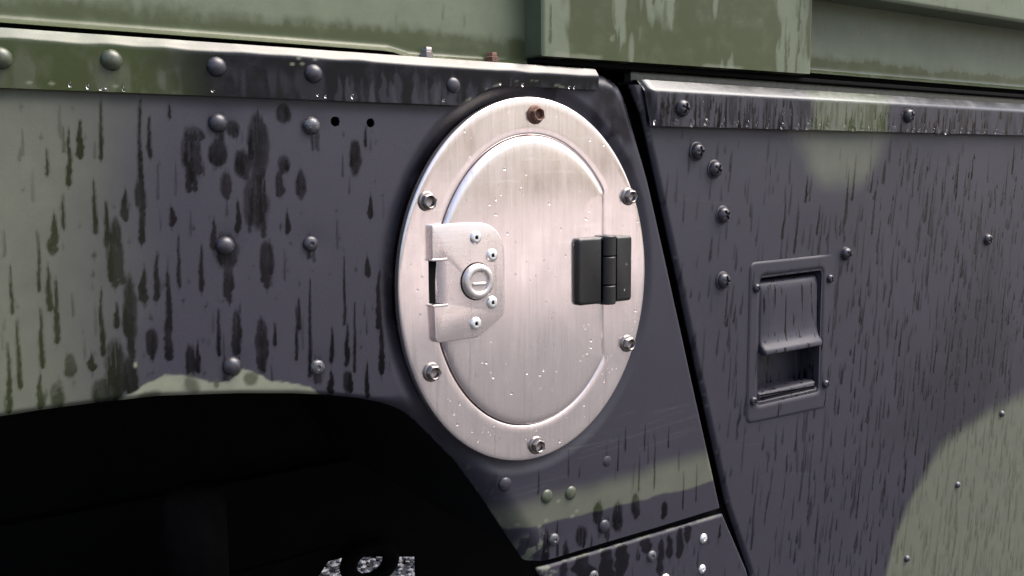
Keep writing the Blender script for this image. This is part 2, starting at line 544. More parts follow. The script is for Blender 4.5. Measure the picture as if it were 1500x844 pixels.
def wing_attr(X, Z, sd):
    W = np.zeros(X.shape)
    for i, (x, zt, zb, w) in enumerate(STREAKS):
        if w < 4.5:
            streak(W, X, Z, x, zt, zb, w * (1.05 if x < 0 else 0.6), 0.98 if x < 0 else 0.75, 100 + i, 0.03)
            continue
        cz, hz = (zt + zb) / 2, (zt - zb) / 2
        dd = np.hypot((X - x) / (w * 0.62), (Z - cz) / (hz + 1.5)) + 0.55 * (fnoise(X, Z, 5, 8, 300 + i) - 0.5)
        W = np.maximum(W, (0.62 + 0.22 * (i % 3) / 2) * (1 - smoothstep(0.72, 1.05, dd)))
        # a broad wet patch is many runs side by side, each with its own start and tail
        rr = np.random.default_rng(100 + i)
        n = max(3, int(w / 1.5))
        L = zt - zb
        for k in range(n):
            u = (k + 0.5) / n * 2 - 1
            e = 1 - 0.55 * u * u
            a = zt - L * (1 - e) * rr.uniform(0.1, 0.6) - rr.uniform(0, 0.12) * L
            b = zb + L * (1 - e) * rr.uniform(0.1, 0.9) - rr.uniform(-0.22, 0.14) * L
            streak(W, X, Z, x + u * w * 0.42 + rr.uniform(-.4, .4), a, b, rr.uniform(1.8, 4.0), rr.uniform(0.75, 1.0), 100 + i * 40 + k, 0.02)
    r = np.random.default_rng(5)
    for i, (x, z) in enumerate(((-215, 102.8), (-160.4, 102.5), (-163.1, 34), (-212.7, -32.9), (-161.2, -40), (63, -188))):
        for k in range(3):    # water gathered round the rivet heads
            streak(W, X, Z, x + r.uniform(-4.5, 4.5), z + r.uniform(2, 6), z - r.uniform(6, 15), r.uniform(1.6, 3.2), r.uniform(.6, .95), 700 + i * 5 + k)
    for i in range(260):      # thin stray runs
        x, z, L = r.uniform(-400, 150), r.uniform(-190, 112), r.uniform(3, 20)
        if x > -110 and z > -110:
            continue
        streak(W, X, Z, x, z, z - L, r.uniform(0.7, 1.6), r.uniform(0.3, 0.75), 900 + i, 0.03)
    for i in range(120):       # short dabs under the capping and beads
        x, z = r.uniform(-400, -110), r.uniform(-50, 112)
        streak(W, X, Z, x, z, z - r.uniform(0.5, 2.5), r.uniform(1.0, 2.6), r.uniform(0.25, 0.6), 1500 + i)
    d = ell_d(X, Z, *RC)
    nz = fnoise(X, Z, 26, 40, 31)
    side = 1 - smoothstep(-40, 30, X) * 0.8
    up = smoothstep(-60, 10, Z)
    W = np.maximum(W, 0.9 * (1 - smoothstep(3, 11 + 6 * nz, d)) * side * np.clip(up + 0.25, 0, 1))  # dish shade round the filler's left and top, painted through the wet mask
    # film of water hanging along the seam under the capping and at the top corner
    W = np.maximum(W, 0.55 * smoothstep(108, 117, Z + 6 * (nz - 0.5)) * (X < 20))
    W = np.maximum(W, 0.75 * smoothstep(0.42, 0.6, fnoise(X, Z, 22, 34, 77)) * smoothstep(40, 60, X) * smoothstep(60, 100, Z))
    # camouflage: faded green fore part, green band low down behind the arch
    g = 1 - smoothstep(-330, -238, X + 30 * (fnoise(X, Z, 60, 60, 41) - 0.5) - 0.10 * (Z - 20))
    band_top = -151 + 0.035 * (X - 70) + 5 * (nz - 0.5)
    band_bot = -175 - 0.01 * (X - 70) + 2.0 * (vnoise(X, Z, 9, 9, 43) - 0.5)
    band = (1 - smoothstep(band_top - 12, band_top + 5, Z)) * smoothstep(band_bot - 1.0, band_bot + 1.0, Z) * (X > -60)
    g = np.maximum(g, 0.88 * band)
    g = np.maximum(g, 0.35 * smoothstep(84, 92, X + 0.25 * (Z - 110)) * smoothstep(100, 130, Z))
    # pale over-spray dabbed along the arch lip
    top = np.interp(X, [-278, -262, -250, -238, -226, -215, -206, -199, -190, -176, -166, -158], [-46, -38, -33, -35.5, -40, -41, -35, -38.5, -44, -47.5, -51, -60])
    pale = smoothstep(0.5, -1.0, Z - top - 1.6 * (vnoise(X, Z, 3.0, 3.0, 51) - 0.5)) * ((X > -279) & (X < -158))
    for cx, cz, a, b in ((-258, -44, 7, 4), (-236, -41, 6, 6), (-202, -42, 5, 5), (-222, -42, 2, 3)):
        dd = ((X - cx) / a) ** 2 + ((Z - cz) / b) ** 2
        k = (1 - smoothstep(0.3, 1.2, dd + 1.1 * (fnoise(X, Z, 5, 7, int(-cx)) - 0.5))) * 0.8
        pale = pale * (1 - k)
        g = np.maximum(g, k)
        W = np.maximum(W * (1 - k), k * 0.75)
    W = np.where(pale > 0.5, W * 0.12, W)
    pale = pale * 0.92
    # scuffs: bright scratches behind the filler, chips at the worn lower corner
    for i in range(26):
        x, z = r.uniform(-40, 140), r.uniform(-150, -105)
        L, a = r.uniform(8, 60), r.uniform(0.0, 0.12)
        pale = np.maximum(pale, r.uniform(0.04, 0.16) * np.clip(1 - seg_d(X, Z, x, z, x + L, z + a * L) / 0.7, 0, 1))
    ch = fnoise(X, Z, 5, 7, 61)
    corner = (1 - smoothstep(4, 16, np.hypot(X + 1, (Z + 193) * 0.8)))
    pale = np.maximum(pale, 0.8 * corner * smoothstep(0.48, 0.62, ch))
    lip = (X > -60) & (Z < -120)
    arch = np.full(X.shape, 1e9)
    for (ax, az), (bx, bz) in zip(ARCH[-6:], ARCH[-5:]):
        arch = np.minimum(arch, seg_d(X, Z, ax, az, bx, bz))
    pale = np.maximum(pale, 0.22 * lip * (1 - smoothstep(3, 9, arch)) * smoothstep(0.62, 0.72, fnoise(X, Z, 3, 5, 63)))
    for x, z in ((3, -175), (9, -172), (33, -174), (37, -171), (-14, -171), (20, -160)):
        pale = np.maximum(pale, 0.6 * (1 - smoothstep(0.6, 1.8, np.hypot((X - x) / 1.6, Z - z))))
    pale = np.maximum(pale, 0.9 * (1 - smoothstep(0.5, 1.4, np.hypot(X + 265, (Z + 26) / 1.6))))
    return {'wet': np.clip(W, 0, 1), 'green': g, 'pale': pale}

hole = lambda cx, cz, r: (lambda X, Z: np.hypot(X - cx, Z - cz) - r)
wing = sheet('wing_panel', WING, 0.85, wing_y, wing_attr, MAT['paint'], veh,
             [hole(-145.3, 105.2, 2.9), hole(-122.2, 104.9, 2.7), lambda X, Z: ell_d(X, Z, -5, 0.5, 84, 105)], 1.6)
wing['label'] = 'dark wing panel streaked by rain, fading to grey green'

# --- capping strip over the wing seam
def cap_y(X, Z, sd):
    e = 1.0 * (vnoise(X, Z, 14, 400, 8) - 0.5)
    k = np.clip((Z - 139.6 - e) / 2.4, 0, 1)
    return -3.2 + 0.95 * k * k + 0.80 * np.clip(Z - 142.0 - e, 0, 9) + 0.35 * (vnoise(X, Z, 60, 30, 5) - 0.5)
def cap_attr(X, Z, sd):
    nz = fnoise(X, Z, 9, 30, 71)
    W = 0.90 - 0.28 * smoothstep(0.52, 0.68, nz) * (1 - smoothstep(128, 138, Z))
    r = np.random.default_rng(72)
    for i in range(40):
        x = r.uniform(-150, 50)
        D = np.zeros(X.shape)
        streak(D, X, Z, x, r.uniform(126, 134), 116, r.uniform(2, 7), r.uniform(0.2, 0.5), 2000 + i)
        W = W * (1 - D)
    g = 1 - smoothstep(-265, -205, X + 14 * (fnoise(X, Z, 30, 12, 73) - 0.5))
    p = np.zeros(X.shape)
    for x, z in ((-308, 120), (-298, 120), (-268, 120), (-168, 140), (-166, 137), (-158, 140), (-172, 136.5)):
        p = np.maximum(p, 0.75 * (1 - smoothstep(0.4, 1.2, np.hypot((X - x) / 1.7, (Z - z)))))
    for i in range(26):                      # scuffs on the arc above the filler
        a = r.uniform(1.25, 2.35)
        x, z = -5 + 113 * math.cos(a), 0.5 + 134.5 * math.sin(a)
        p = np.maximum(p, r.uniform(.25, .7) * np.clip(1.2 - seg_d(X, Z, x, z, x + r.uniform(1, 4), z + 0.3) / 0.7, 0, 1))
    p = np.maximum(p, 0.35 * smoothstep(0.5, 0.7, fnoise(X, Z, 8, 3, 75)) * smoothstep(142.5, 145.5, Z))
    W = np.maximum(W, 0.97 * smoothstep(137, 140, Z))
    return {'wet': np.clip(W, 0, 1), 'green': g * 0.95, 'pale': p, 'gloss': 0.26 * smoothstep(139, 141, Z)}
CAPPOLY = [(-440, 117), (-62, 117), (-52, 121), (-40, 128), (-28, 131), (53.3, 131.3), (53.3, 146), (-440, 146)]
cap = sheet('capping_strip', CAPPOLY, 0.85, cap_y, cap_attr, MAT['cap'], veh, (), 3.2)
cap['label'] = 'folded capping strip, green at one end and black toward the flap'
link('capping_ledge', box('capping_ledge', -440, 53.3, 2.0, 40, 143.9, 145.8), MAT['paint'], cap, smooth=False)

# --- dome rivets
RIVET = lathe('rivet', [(5.4, -0.6), (5.4, 0.25), (5.2, 1.0), (4.6, 2.1), (3.6, 3.0), (2.3, 3.7), (1.0, 4.0), (0, 4.05)])
POP = lathe('rivet', [(4.7, -0.6), (4.7, 0.2), (4.5, 0.8), (3.8, 1.7), (2.7, 2.2), (1.5, 2.4), (1.2, 2.0), (0.9, 1.5), (0, 1.4)])
LOW = lathe('rivet', [(5.2, -0.6), (5.2, 0.1), (4.8, 0.8), (3.9, 1.5), (2.5, 2.0), (1.0, 2.2), (0, 2.2)])
CACHE = {}
def fix(name, me, mat, parent, x, y, z, s=1.0, spin=0.0):
    key = (me.name, mat)
    if key not in CACHE:
        c = me.copy()
        c.materials.clear()
        c.materials.append(MAT[mat])
        c.polygons.foreach_set('use_smooth', [True] * len(c.polygons))
        c.set_sharp_from_angle(angle=math.radians(42))
        CACHE[key] = c
    o = bpy.data.objects.new(name, CACHE[key])
    COL.objects.link(o)
    o.location = (x * MM, y * MM, z * MM)
    o.rotation_euler = (0, spin, 0)
    o.scale = (s, s, s)
    o.parent = parent
    return o
for x, z, m in ((-320, 131.1, 'green_rivet'), (-269.3, 133.1, 'green_rivet'), (-215.4, 132.6, 'dark_rivet'), (-159.4, 131.8, 'dark_rivet')):
    fix('rivet', RIVET, m, cap, x, -3.2, z, 1.0, x)
fix('rivet', LOW, 'screw', cap, -65.5, -3.2, 129.4, 0.95)
for x, z, me, m in ((-215, 102.8, RIVET, 'dark_rivet'), (-160.4, 102.5, RIVET, 'chipped'), (-213.7, 35.3, RIVET, 'dark_rivet'), (-163.1, 34, POP, 'dark_rivet'),
                    (-212.7, -32.9, RIVET, 'dark_rivet'), (-161.2, -40, POP, 'chipped'), (-26.2, -138.3, LOW, 'screw'), (9.6, -154.3, LOW, 'green_rivet'),
                    (31.2, -156.1, LOW, 'green_rivet'), (65.3, -138.8, LOW, 'screw'), (63, -188.3, LOW, 'screw'), (15.6, -187.5, POP, 'chipped')):
    fix('rivet', me, m, wing, x, 1.2 if x > -20 and z > -150 else 0.0, z, 0.98, x * 1.7)

# --- inner shell: what shows dark through holes and gaps
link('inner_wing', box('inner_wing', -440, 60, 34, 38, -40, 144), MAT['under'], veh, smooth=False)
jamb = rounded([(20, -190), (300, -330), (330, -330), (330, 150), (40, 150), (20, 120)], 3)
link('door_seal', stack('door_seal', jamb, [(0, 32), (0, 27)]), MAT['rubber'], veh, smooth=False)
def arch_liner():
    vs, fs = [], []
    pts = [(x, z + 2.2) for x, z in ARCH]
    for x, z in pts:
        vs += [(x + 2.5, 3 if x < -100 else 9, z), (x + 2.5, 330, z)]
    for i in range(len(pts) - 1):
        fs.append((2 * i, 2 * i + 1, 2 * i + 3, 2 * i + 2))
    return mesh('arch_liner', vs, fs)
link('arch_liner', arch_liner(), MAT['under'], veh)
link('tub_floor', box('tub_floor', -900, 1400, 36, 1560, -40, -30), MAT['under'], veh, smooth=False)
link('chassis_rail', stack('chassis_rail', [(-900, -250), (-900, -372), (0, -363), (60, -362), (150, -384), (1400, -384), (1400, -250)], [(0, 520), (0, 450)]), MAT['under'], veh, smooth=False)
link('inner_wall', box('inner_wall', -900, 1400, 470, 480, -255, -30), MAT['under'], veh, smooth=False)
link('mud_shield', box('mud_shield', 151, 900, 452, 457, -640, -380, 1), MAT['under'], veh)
link('spring_bracket', stack('spring_bracket', [(-900, -380), (38, -350), (14, -378), (-30, -440), (-300, -700), (-900, -760)], [(0, 485), (3, 449), (5, 446)]), MAT['under'], veh, smooth=False)
def ring_mesh(name, R1, r1, squash=0.8, n=32, m=12):
    vs, fs = [], []
    for i in range(n):
        a = 2 * math.pi * i / n
        for j in range(m):
            b = 2 * math.pi * j / m
            rr = R1 + r1 * math.cos(b)
            vs.append((rr * math.cos(a), r1 * math.sin(b), rr * math.sin(a) * squash))
    for i in range(n):
        for j in range(m):
            fs.append((i * m + j, ((i + 1) % n) * m + j, ((i + 1) % n) * m + (j + 1) % m, i * m + (j + 1) % m))
    return fix_normals(mesh(name, vs, fs))
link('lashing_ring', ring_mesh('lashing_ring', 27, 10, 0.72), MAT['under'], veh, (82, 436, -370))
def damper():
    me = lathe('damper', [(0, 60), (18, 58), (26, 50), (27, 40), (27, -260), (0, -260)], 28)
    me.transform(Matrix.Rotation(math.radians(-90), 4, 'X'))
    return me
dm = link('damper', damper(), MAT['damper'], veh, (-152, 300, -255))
# wheel standing in the arch, its crown just below the view
wheel_root = bpy.data.objects.new('wheel', None)
COL.objects.link(wheel_root)
wheel_root.parent = veh
wheel_root.location = (-0.335, 0.135, -0.605)
TY = lathe('tyre', [(215, -95), (300, -112), (360, -108), (384, -95), (390, -70), (391, 0), (390, 70), (384, 95), (360, 108), (300, 112), (215, 95), (205, 0), (215, -95)], 72)
link('tyre', TY, MAT['tyre'], wheel_root)
link('rim', lathe('rim', [(0, 20), (60, 22), (70, 12), (150, 18), (185, 60), (216, 92), (216, -92), (185, -40), (0, -30)], 48), MAT['damper'], wheel_root)
link('axle', lathe('axle', [(0, -30), (45, -30), (45, -330), (120, -420), (120, -620), (0, -700)], 32), MAT['under'], veh, (-335, 135, -605))

# ------------------------------------------------------------------ fuel filler flap
def polar(rf, n=240):
    return [(RC[0] + rf(2 * math.pi * i / n) * math.cos(2 * math.pi * i / n), RC[1] + rf(2 * math.pi * i / n) * math.sin(2 * math.pi * i / n)) for i in range(n)]
def r_ell(a, b):
    return lambda t: 1 / math.sqrt((math.cos(t) / a) ** 2 + (math.sin(t) / b) ** 2)
def r_lid(g=0.0):
    e = r_ell(77.5 + g, 98.5 + g)
    cut = 56.8 - RC[0] + g
    def rf(t):
        r = e(t)
        c = math.cos(t)
        return min(r, cut / c) if c > 1e-6 else r
    return rf
def ring_plate():
    n = 240
    outer = r_ell(RC[2], RC[3])
    lev = [(0.0, 0.8), (0.0, -3.0), (0.35, -3.7), (1.1, -4.1), (2.6, -4.25), (6, -4.2), 0.25, 0.5, 0.75, 'i2', 'i1', 'i0', 'ib']
    vs, fs = [], []
    inner = r_lid(0.6)
    for lv in lev:
        for i in range(n):
            t = 2 * math.pi * i / n
            ro, ri = outer(t), inner(t)
            if isinstance(lv, tuple):
                r, y = ro - lv[0], lv[1]
            elif lv == 'i2': r, y = ri + 1.6, -4.2
            elif lv == 'i1': r, y = ri + 0.5, -3.95
            elif lv == 'i0': r, y = ri, -3.3
            elif lv == 'ib': r, y = ri, -0.5
            else: r, y = (ro - 6) * (1 - lv) + (ri + 1.6) * lv, -4.2
            x, z = RC[0] + r * math.cos(t), RC[1] + r * math.sin(t)
            w = 0.25 * float(vnoise(np.array(x), np.array(z), 34, 34, 15) - 0.5)
            vs.append((x, y + w, z))
    for k in range(len(lev) - 1):
        for i in range(n):
            j = (i + 1) % n
            fs.append((k * n + i, k * n + j, (k + 1) * n + j, (k + 1) * n + i))
    return fix_normals(mesh('fuel_flap', vs, fs))
flap = link('fuel_flap', ring_plate(), MAT['alu'], veh, sharp=60)
flap['label'] = 'oval bare aluminium fuel filler ring with hinged lid and lock'

def lid_wob(x, z):
    return float(0.35 * (vnoise(np.array(x), np.array(z), 40, 55, 17) - 0.5))
LEV = [(0, -1.0), (0.0, -3.9), (0.25, -4.6), (1.0, -5.2), (2.2, -5.75), (3.6, -6.05), (5.5, -6.2), (9, -6.3), (13, -6.4)]
LEV += [(13, -6.4 - 0.8 * (1 - s * s), s) for s in (0.92, 0.84, 0.76, 0.68, 0.6, 0.52, 0.44, 0.36, 0.28, 0.2, 0.12, 0.05)]
lid = link('lid', stack('lid', polar(r_lid(0.0)), LEV, True, 0, lid_wob), MAT['alu'], flap, sharp=50)
LY = -6.9
link('gasket', stack('gasket', polar(r_ell(101.0, 122.0)), [(0, 6.5), (0, 0.9)]), MAT['rubber'], flap, smooth=False)

# latch plate with a notch for the striker, four rivets and a round key lock
LP = rounded([(-86, 42.5), (-86, 20), (-75.2, 20), (-75.2, -8), (-85.6, -8), (-84.6, -32.8), (-52, -32), (-31, -18.5), (-31, 43.2)],
             [1.6, 1.4, 0.6, 0.6, 1.4, 4, 9, 9, 24])
latch = link('latch_plate', stack('latch_plate', LP, [(0, LY + 2.8), (0, LY - 0.9), (0.2, LY - 1.35), (0.5, LY - 1.6), (0.9, LY - 1.7)]), MAT['alu_latch'], flap, sharp=45)
link('striker_slot', stack('striker_slot', [(-86, -7.6), (-78, -7.6), (-78, 19.6), (-86, 19.6)], [(0, -3.6), (0, -4.7)]), MAT['rubber'], flap, smooth=False)
def tongue():
    vs, fs, n = [], [], 10
    for i in range(n + 1):
        u = i / n
        x = -81.2 + 6.4 * u
        y = -5.2 - 4.0 * math.sin(u * math.pi / 2)
        vs += [(x, y, -7.7), (x, y, 19.7)]
    for i in range(n):
        fs.append((2 * i, 2 * i + 1, 2 * i + 3, 2 * i + 2))
    return mesh('latch_tongue', vs, fs)
link('latch_tongue', tongue(), MAT['alu_latch'], flap)
for nm, z in (('notch_lip', 20.4), ('notch_lip', -8.8)):
    link(nm, box(nm, -86.2, -75.0, LY - 2.0, LY + 2.6, z - 0.8, z + 0.8, 0.5), MAT['alu_latch'], flap)
WASH = lathe('rivet', [(4.3, -0.3), (4.3, 0.3), (4.0, 0.9), (3.2, 1.5), (2.2, 1.75), (1.5, 1.7), (1.25, 1.3), (1.15, 0.3), (0, 0.2)], 32)
RHOLE = lathe('rivet_hole', [(1.2, 0), (1.2, 0.5), (0, 0.55)], 16)
for x, z in ((-53.6, 33.2), (-41.1, 21.0), (-41.4, -10.0), (-54.4, -22.8)):
    fix('rivet', WASH, 'rivet_alu', flap, x, LY - 1.7, z)
    fix('rivet_hole', RHOLE, 'rubber', flap, x, LY - 1.8, z)
lock = link('lock', lathe('lock', [(11.6, -1.2), (11.6, 2.4), (11.2, 3.5), (10.2, 4.2), (8.8, 4.5), (7.2, 4.3), (6.7, 3.8), (6.5, 3.1), (6.3, 2.8), (0, 2.8)], 56), MAT['lock'], flap, (-53.2, LY - 1.7, 4.8), sharp=40)
link('lock_gap', lathe('lock_gap', [(12.4, 0), (12.4, 0.18), (11.4, 0.2), (11.4, 0)], 56), MAT['rubber'], flap, (-53.2, LY - 1.7, 4.8))
link('key_slot', stack('key_slot', rounded([(-58.2, 2.2), (-48.2, 2.2), (-48.2, 4.4), (-58.2, 4.4)], 0.9), [(0, LY - 3.8), (0, LY - 5.4), (0.5, LY - 5.8)]), MAT['lock'], flap, sharp=40)

# hexagon flange bolts round the ring
def hexbolt():
    vs, fs = [], []
    seg = 36
    def ringv(r, h, hexed):
        b = len(vs)
        for i in range(seg):
            a = 2 * math.pi * i / seg
            rr = r
            if hexed:
                k = (a % (math.pi / 3)) - math.pi / 6
                rr = r * math.cos(math.pi / 6) / math.cos(k)
            vs.append((rr * math.cos(a), -h, rr * math.sin(a)))
        return b
    L = [ringv(6.6, -0.3, 0), ringv(6.6, 0.6, 0), ringv(6.1, 1.2, 0), ringv(5.5, 1.5, 0), ringv(5.3, 1.55, 1), ringv(5.3, 4.6, 1), ringv(4.9, 5.1, 1), ringv(3.9, 5.3, 0), ringv(3.4, 4.9, 0), ringv(3.1, 3.6, 0), ringv(2.7, 2.4, 0), ringv(1.2, 2.0, 0)]
    for a, b in zip(L, L[1:]):
        for i in range(seg):
            j = (i + 1) % seg
            fs.append((a + i, a + j, b + j, b + i))
    fs.append([L[-1] + i for i in range(seg)])
    return fix_normals(mesh('bolt', vs, fs))
HEX = hexbolt()
for i, (x, z) in enumerate(((-2.6, 112.8), (80.5, 56.7), (80.3, -51.0), (-2.8, -113.8), (-85.4, -51.7), (-86.7, 57.1))):
    b = fix('bolt', HEX, 'rust' if i == 0 else 'steel', flap, x, -4.2, z, 0.97, 0.4 + i * 0.7)
    if i == 0:
        b['label'] = 'rusty brown bolt at the top of the ring'

# black plastic hinge
HY = LY
link('hinge_leaf', stack('hinge_leaf', rounded([(28.8, -18.2), (51.5, -18.2), (51.5, 29), (28.8, 29)], [4, .6, .6, 4]), [(0, HY + 3), (0, HY - 2.6), (0.5, HY - 3.6), (1.4, HY - 4.2), (2.2, HY - 4.3)]), MAT['plastic'], flap, sharp=50)
link('hinge_leaf', stack('hinge_leaf', rounded([(62.5, -18.2), (79.2, -18.2), (79.2, 29), (62.5, 29)], [.6, 3, 3, .6]), [(0, HY + 3.4), (0, HY - 2.2), (0.5, HY - 3.2), (1.4, HY - 3.8), (2.2, HY - 3.9)]), MAT['plastic'], flap, sharp=50)
def knuckle(z0, z1):
    me = lathe('hinge_knuckle', [(0, z0), (5.6, z0), (6.3, z0 + 0.7), (6.3, z1 - 0.7), (5.6, z1), (0, z1)], 32)
    me.transform(Matrix.Rotation(math.radians(-90), 4, 'X'))
    return me
for z0, z1 in ((-19.2, -5.6), (-5.2, 15.0), (15.4, 29.8)):
    k = link('hinge_knuckle', knuckle(z0, z1), MAT['plastic'], flap, (57.3, HY - 1.6, 0), sharp=40)
link('hinge_web', box('hinge_web', 49.5, 65, HY + 4, HY - 1.0, -17.5, 28.5, 0.4), MAT['plastic'], flap)

# ------------------------------------------------------------------ door
DL = [(86.5, 137), (99, 114.8), (131.5, 10.4), (159.5, -80.5), (196.5, -199.5), (226, -264), (243, -310), (275, -420)]
DOOR = DL + [(780, -420), (780, 137)]
POCKET = rounded([(229, -119), (308.5, -118), (308, -11.5), (229, -13)], 4)
def door_y(X, Z, sd):
    edge = np.full(X.shape, 1e9)
    for (ax, az), (bx, bz) in zip(DL, DL[1:]):
        edge = np.minimum(edge, seg_d(X, Z, ax, az, bx, bz))
    k = np.clip((4 - edge) / 4, 0, 1)
    return 2.8 * k ** 2.2 + 1.6 * (vnoise(X, Z, 110, 110, 23) - 0.5) * smoothstep(20, 60, poly_sd(POCKET, X, Z))
def door_attr(X, Z, sd):
    W = np.zeros(X.shape)
    r = np.random.default_rng(11)
    for i in range(2500):
        x, z = r.uniform(110, 770), 112 - 500 * r.random()
        if r.random() > 0.35 + 0.65 * min(1, max(0, (x - 140) / 350)) or r.random() > 0.35 + 0.65 * min(1, (112 - z) / 70):
            continue
        L = r.uniform(4, 24) if r.random() < 0.85 else r.uniform(24, 50)
        streak(W, X, Z, x, z, z - L, r.uniform(1.4, 3.2), r.uniform(0.5, 1.0) * min(1.0, 0.66 + 0.34 * max(0, x - 140) / 380), 3000 + i, r.uniform(0.06, 0.13))
    for x, z, L, w in ((337, 75, 48, 4), (347, 88, 40, 3.2), (271, 40, 35, 3), (255, 50, 32, 3), (295, -60, 28, 3), (300, 45, 25, 3), (283, 70, 22, 3)):
        streak(W, X, Z, x, z, z - L, w, 0.95, int(x), 0.10)
    nz = fnoise(X, Z, 60, 60, 81)
    # green patches with sprayed soft borders
    zb = np.interp(X, [405, 418, 432, 463, 507, 568, 663, 780], [-420, -330, -285, -238, -200, -183, -168, -160])
    d = Z - zb + 14 * (nz - 0.5)
    g = 1 - smoothstep(-14, 10, d)
    tri = smoothstep(0, 34, 46 + (Z - 52) * 0.75 - np.abs(X - 332) + 24 * (nz - 0.5)) * smoothstep(48, 78, Z)
    g = np.maximum(g, 0.85 * tri)
    W = W * (1 - 0.45 * g)
    W = np.maximum(W, 0.30 * smoothstep(0.40, 0.75, fnoise(X, Z, 120, 120, 83)) * smoothstep(250, 560, X) * (1 - g))
    p = np.zeros(X.shape)
    for i in range(16):
        x, z = r.uniform(130, 700), r.uniform(-300, 100)
        p = np.maximum(p, r.uniform(0.03, 0.10) * np.clip(1 - seg_d(X, Z, x, z, x + r.uniform(10, 60), z + r.uniform(-8, 8)) / 0.8, 0, 1))
    for i in range(14):
        t = r.uniform(0, 1)
        x, z = np.interp(t, np.linspace(0, 1, len(DL)), [q[0] for q in DL]), np.interp(t, np.linspace(0, 1, len(DL)), [q[1] for q in DL])
        p = np.maximum(p, 0.35 * (1 - smoothstep(0.5, 1.4, np.hypot(X - x - 1.5, (Z - z) / 1.5))))
    return {'wet': np.clip(W, 0, 1), 'green': g, 'pale': p}
door = sheet('door_panel', DOOR, 1.05, door_y, door_attr, MAT['paint'], veh, [POCKET], 1.6)
door['label'] = 'black door skin with thin rain runs and a green camouflage patch'

# door capping along the waist
def dcap_y(X, Z, sd):
    k = np.clip((Z - 131.5) / 2.6, 0, 1)
    l = np.clip((96.5 + (137 - Z) * 0.27 + 7 - X) / 7, 0, 1)
    return -6.0 + 1.05 * k * k + 0.82 * np.clip(Z - 134.1, 0, 9) + 3.5 * l ** 2
def dcap_attr(X, Z, sd):
    W = np.zeros(X.shape) + 0.12
    r = np.random.default_rng(91)
    for i in range(330):
        x, z = r.uniform(95, 770), r.uniform(116, 136)
        streak(W, X, Z, x, z, z - r.uniform(6, 28), r.uniform(1.0, 4.0), r.uniform(0.5, 1), 6000 + i, 0.05)
    W = np.maximum(W, 0.6 * smoothstep(0.5, 0.7, fnoise(X, Z, 5, 40, 93)))
    W = np.maximum(W, 0.97 * smoothstep(130.5, 133, Z + 3 * (fnoise(X, Z, 6, 6, 99) - 0.5)))
    c = 335 + 12 * (fnoise(X, Z, 20, 12, 95) - 0.5)
    g = smoothstep(62, 42, np.abs(X - c))
    p = 0.25 * smoothstep(0.55, 0.75, fnoise(X, Z, 5, 2, 97)) * smoothstep(138.5, 141, Z)
    return {'wet': np.clip(W, 0, 1), 'green': g, 'pale': p, 'gloss': 0.34 * smoothstep(131, 133.5, Z)}
dcap = sheet('door_capping', [(95, 141), (103, 107.5), (780, 109), (780, 141)], 0.95, dcap_y, dcap_attr, MAT['cap'], veh, (), 5.0)
dcap['label'] = 'folded waist capping on the door hung with rain drops'
link('capping_ledge', box('capping_ledge', 97, 780, 2.2, 30, 139.2, 141.0), MAT['paint'], dcap, smooth=False)
link('window_channel', box('window_channel', 100, 780, 16, 24, 141.2, 148.5, 0.8), MAT['channel'], veh)

# pan-head cross screws
def panhead(R0, H0):
    vs, fs = [], []
    nr, seg = 16, 48
    for k in range(nr + 1):
        u = k / nr
        for i in range(seg):
            a = 2 * math.pi * i / seg
            r = R0 * u
            x, z = r * math.cos(a), r * math.sin(a)
            h = H0 * (1 - u ** 3.2) ** 0.6
            w = 0.15 * R0
            if min(abs(x), abs(z)) < w and r < 0.62 * R0:
                h -= 0.42 * H0 * min(1, (0.62 * R0 - r) / (0.12 * R0))
            vs.append((x, -h, z))
    for i in range(seg):
        vs.append((R0 * math.cos(2 * math.pi * i / seg), 0.8, R0 * math.sin(2 * math.pi * i / seg)))
    for k in range(nr + 1):
        for i in range(seg):
            j = (i + 1) % seg
            fs.append((k * seg + i, k * seg + j, (k + 1) * seg + j, (k + 1) * seg + i))
    return fix_normals(mesh('screw', vs, fs))
SCREW = panhead(6.0, 4.6)
WSH = lathe('washer', [(7.4, -0.5), (7.4, 0.5), (7.0, 0.8), (5.0, 0.85)], 32)
for i, (x, z) in enumerate(((153.1, 89.5), (172.7, 75.9), (182.9, 40.1), (184.4, -12.1), (339.9, 0.8), (569.9, 3.0))):
    fix('screw', SCREW, 'screw', door, x, -0.6, z, 1.08 if i < 4 else 1.0, i * 0.55)
    fix('washer', WSH, 'screw', door, x, -0.1, z, 1.0 if i < 4 else 0.85)
for i, (x, z) in enumerate(((131.3, 121.0), (416.2, 123.0))):
    fix('screw', SCREW, 'screw', dcap, x, -6.0, z, 1.08, 0.3 + i)
STUD = lathe('rivet', [(4, -0.6), (4, 0.3), (3.4, 2.0), (2.2, 3.2), (0, 3.6)], 20)
for x, z in ((617.8, -185.9), (538.5, -249.0), (454.3, -308.0)):
    fix('rivet', STUD, 'chipped', door, x, 0, z, 0.9)

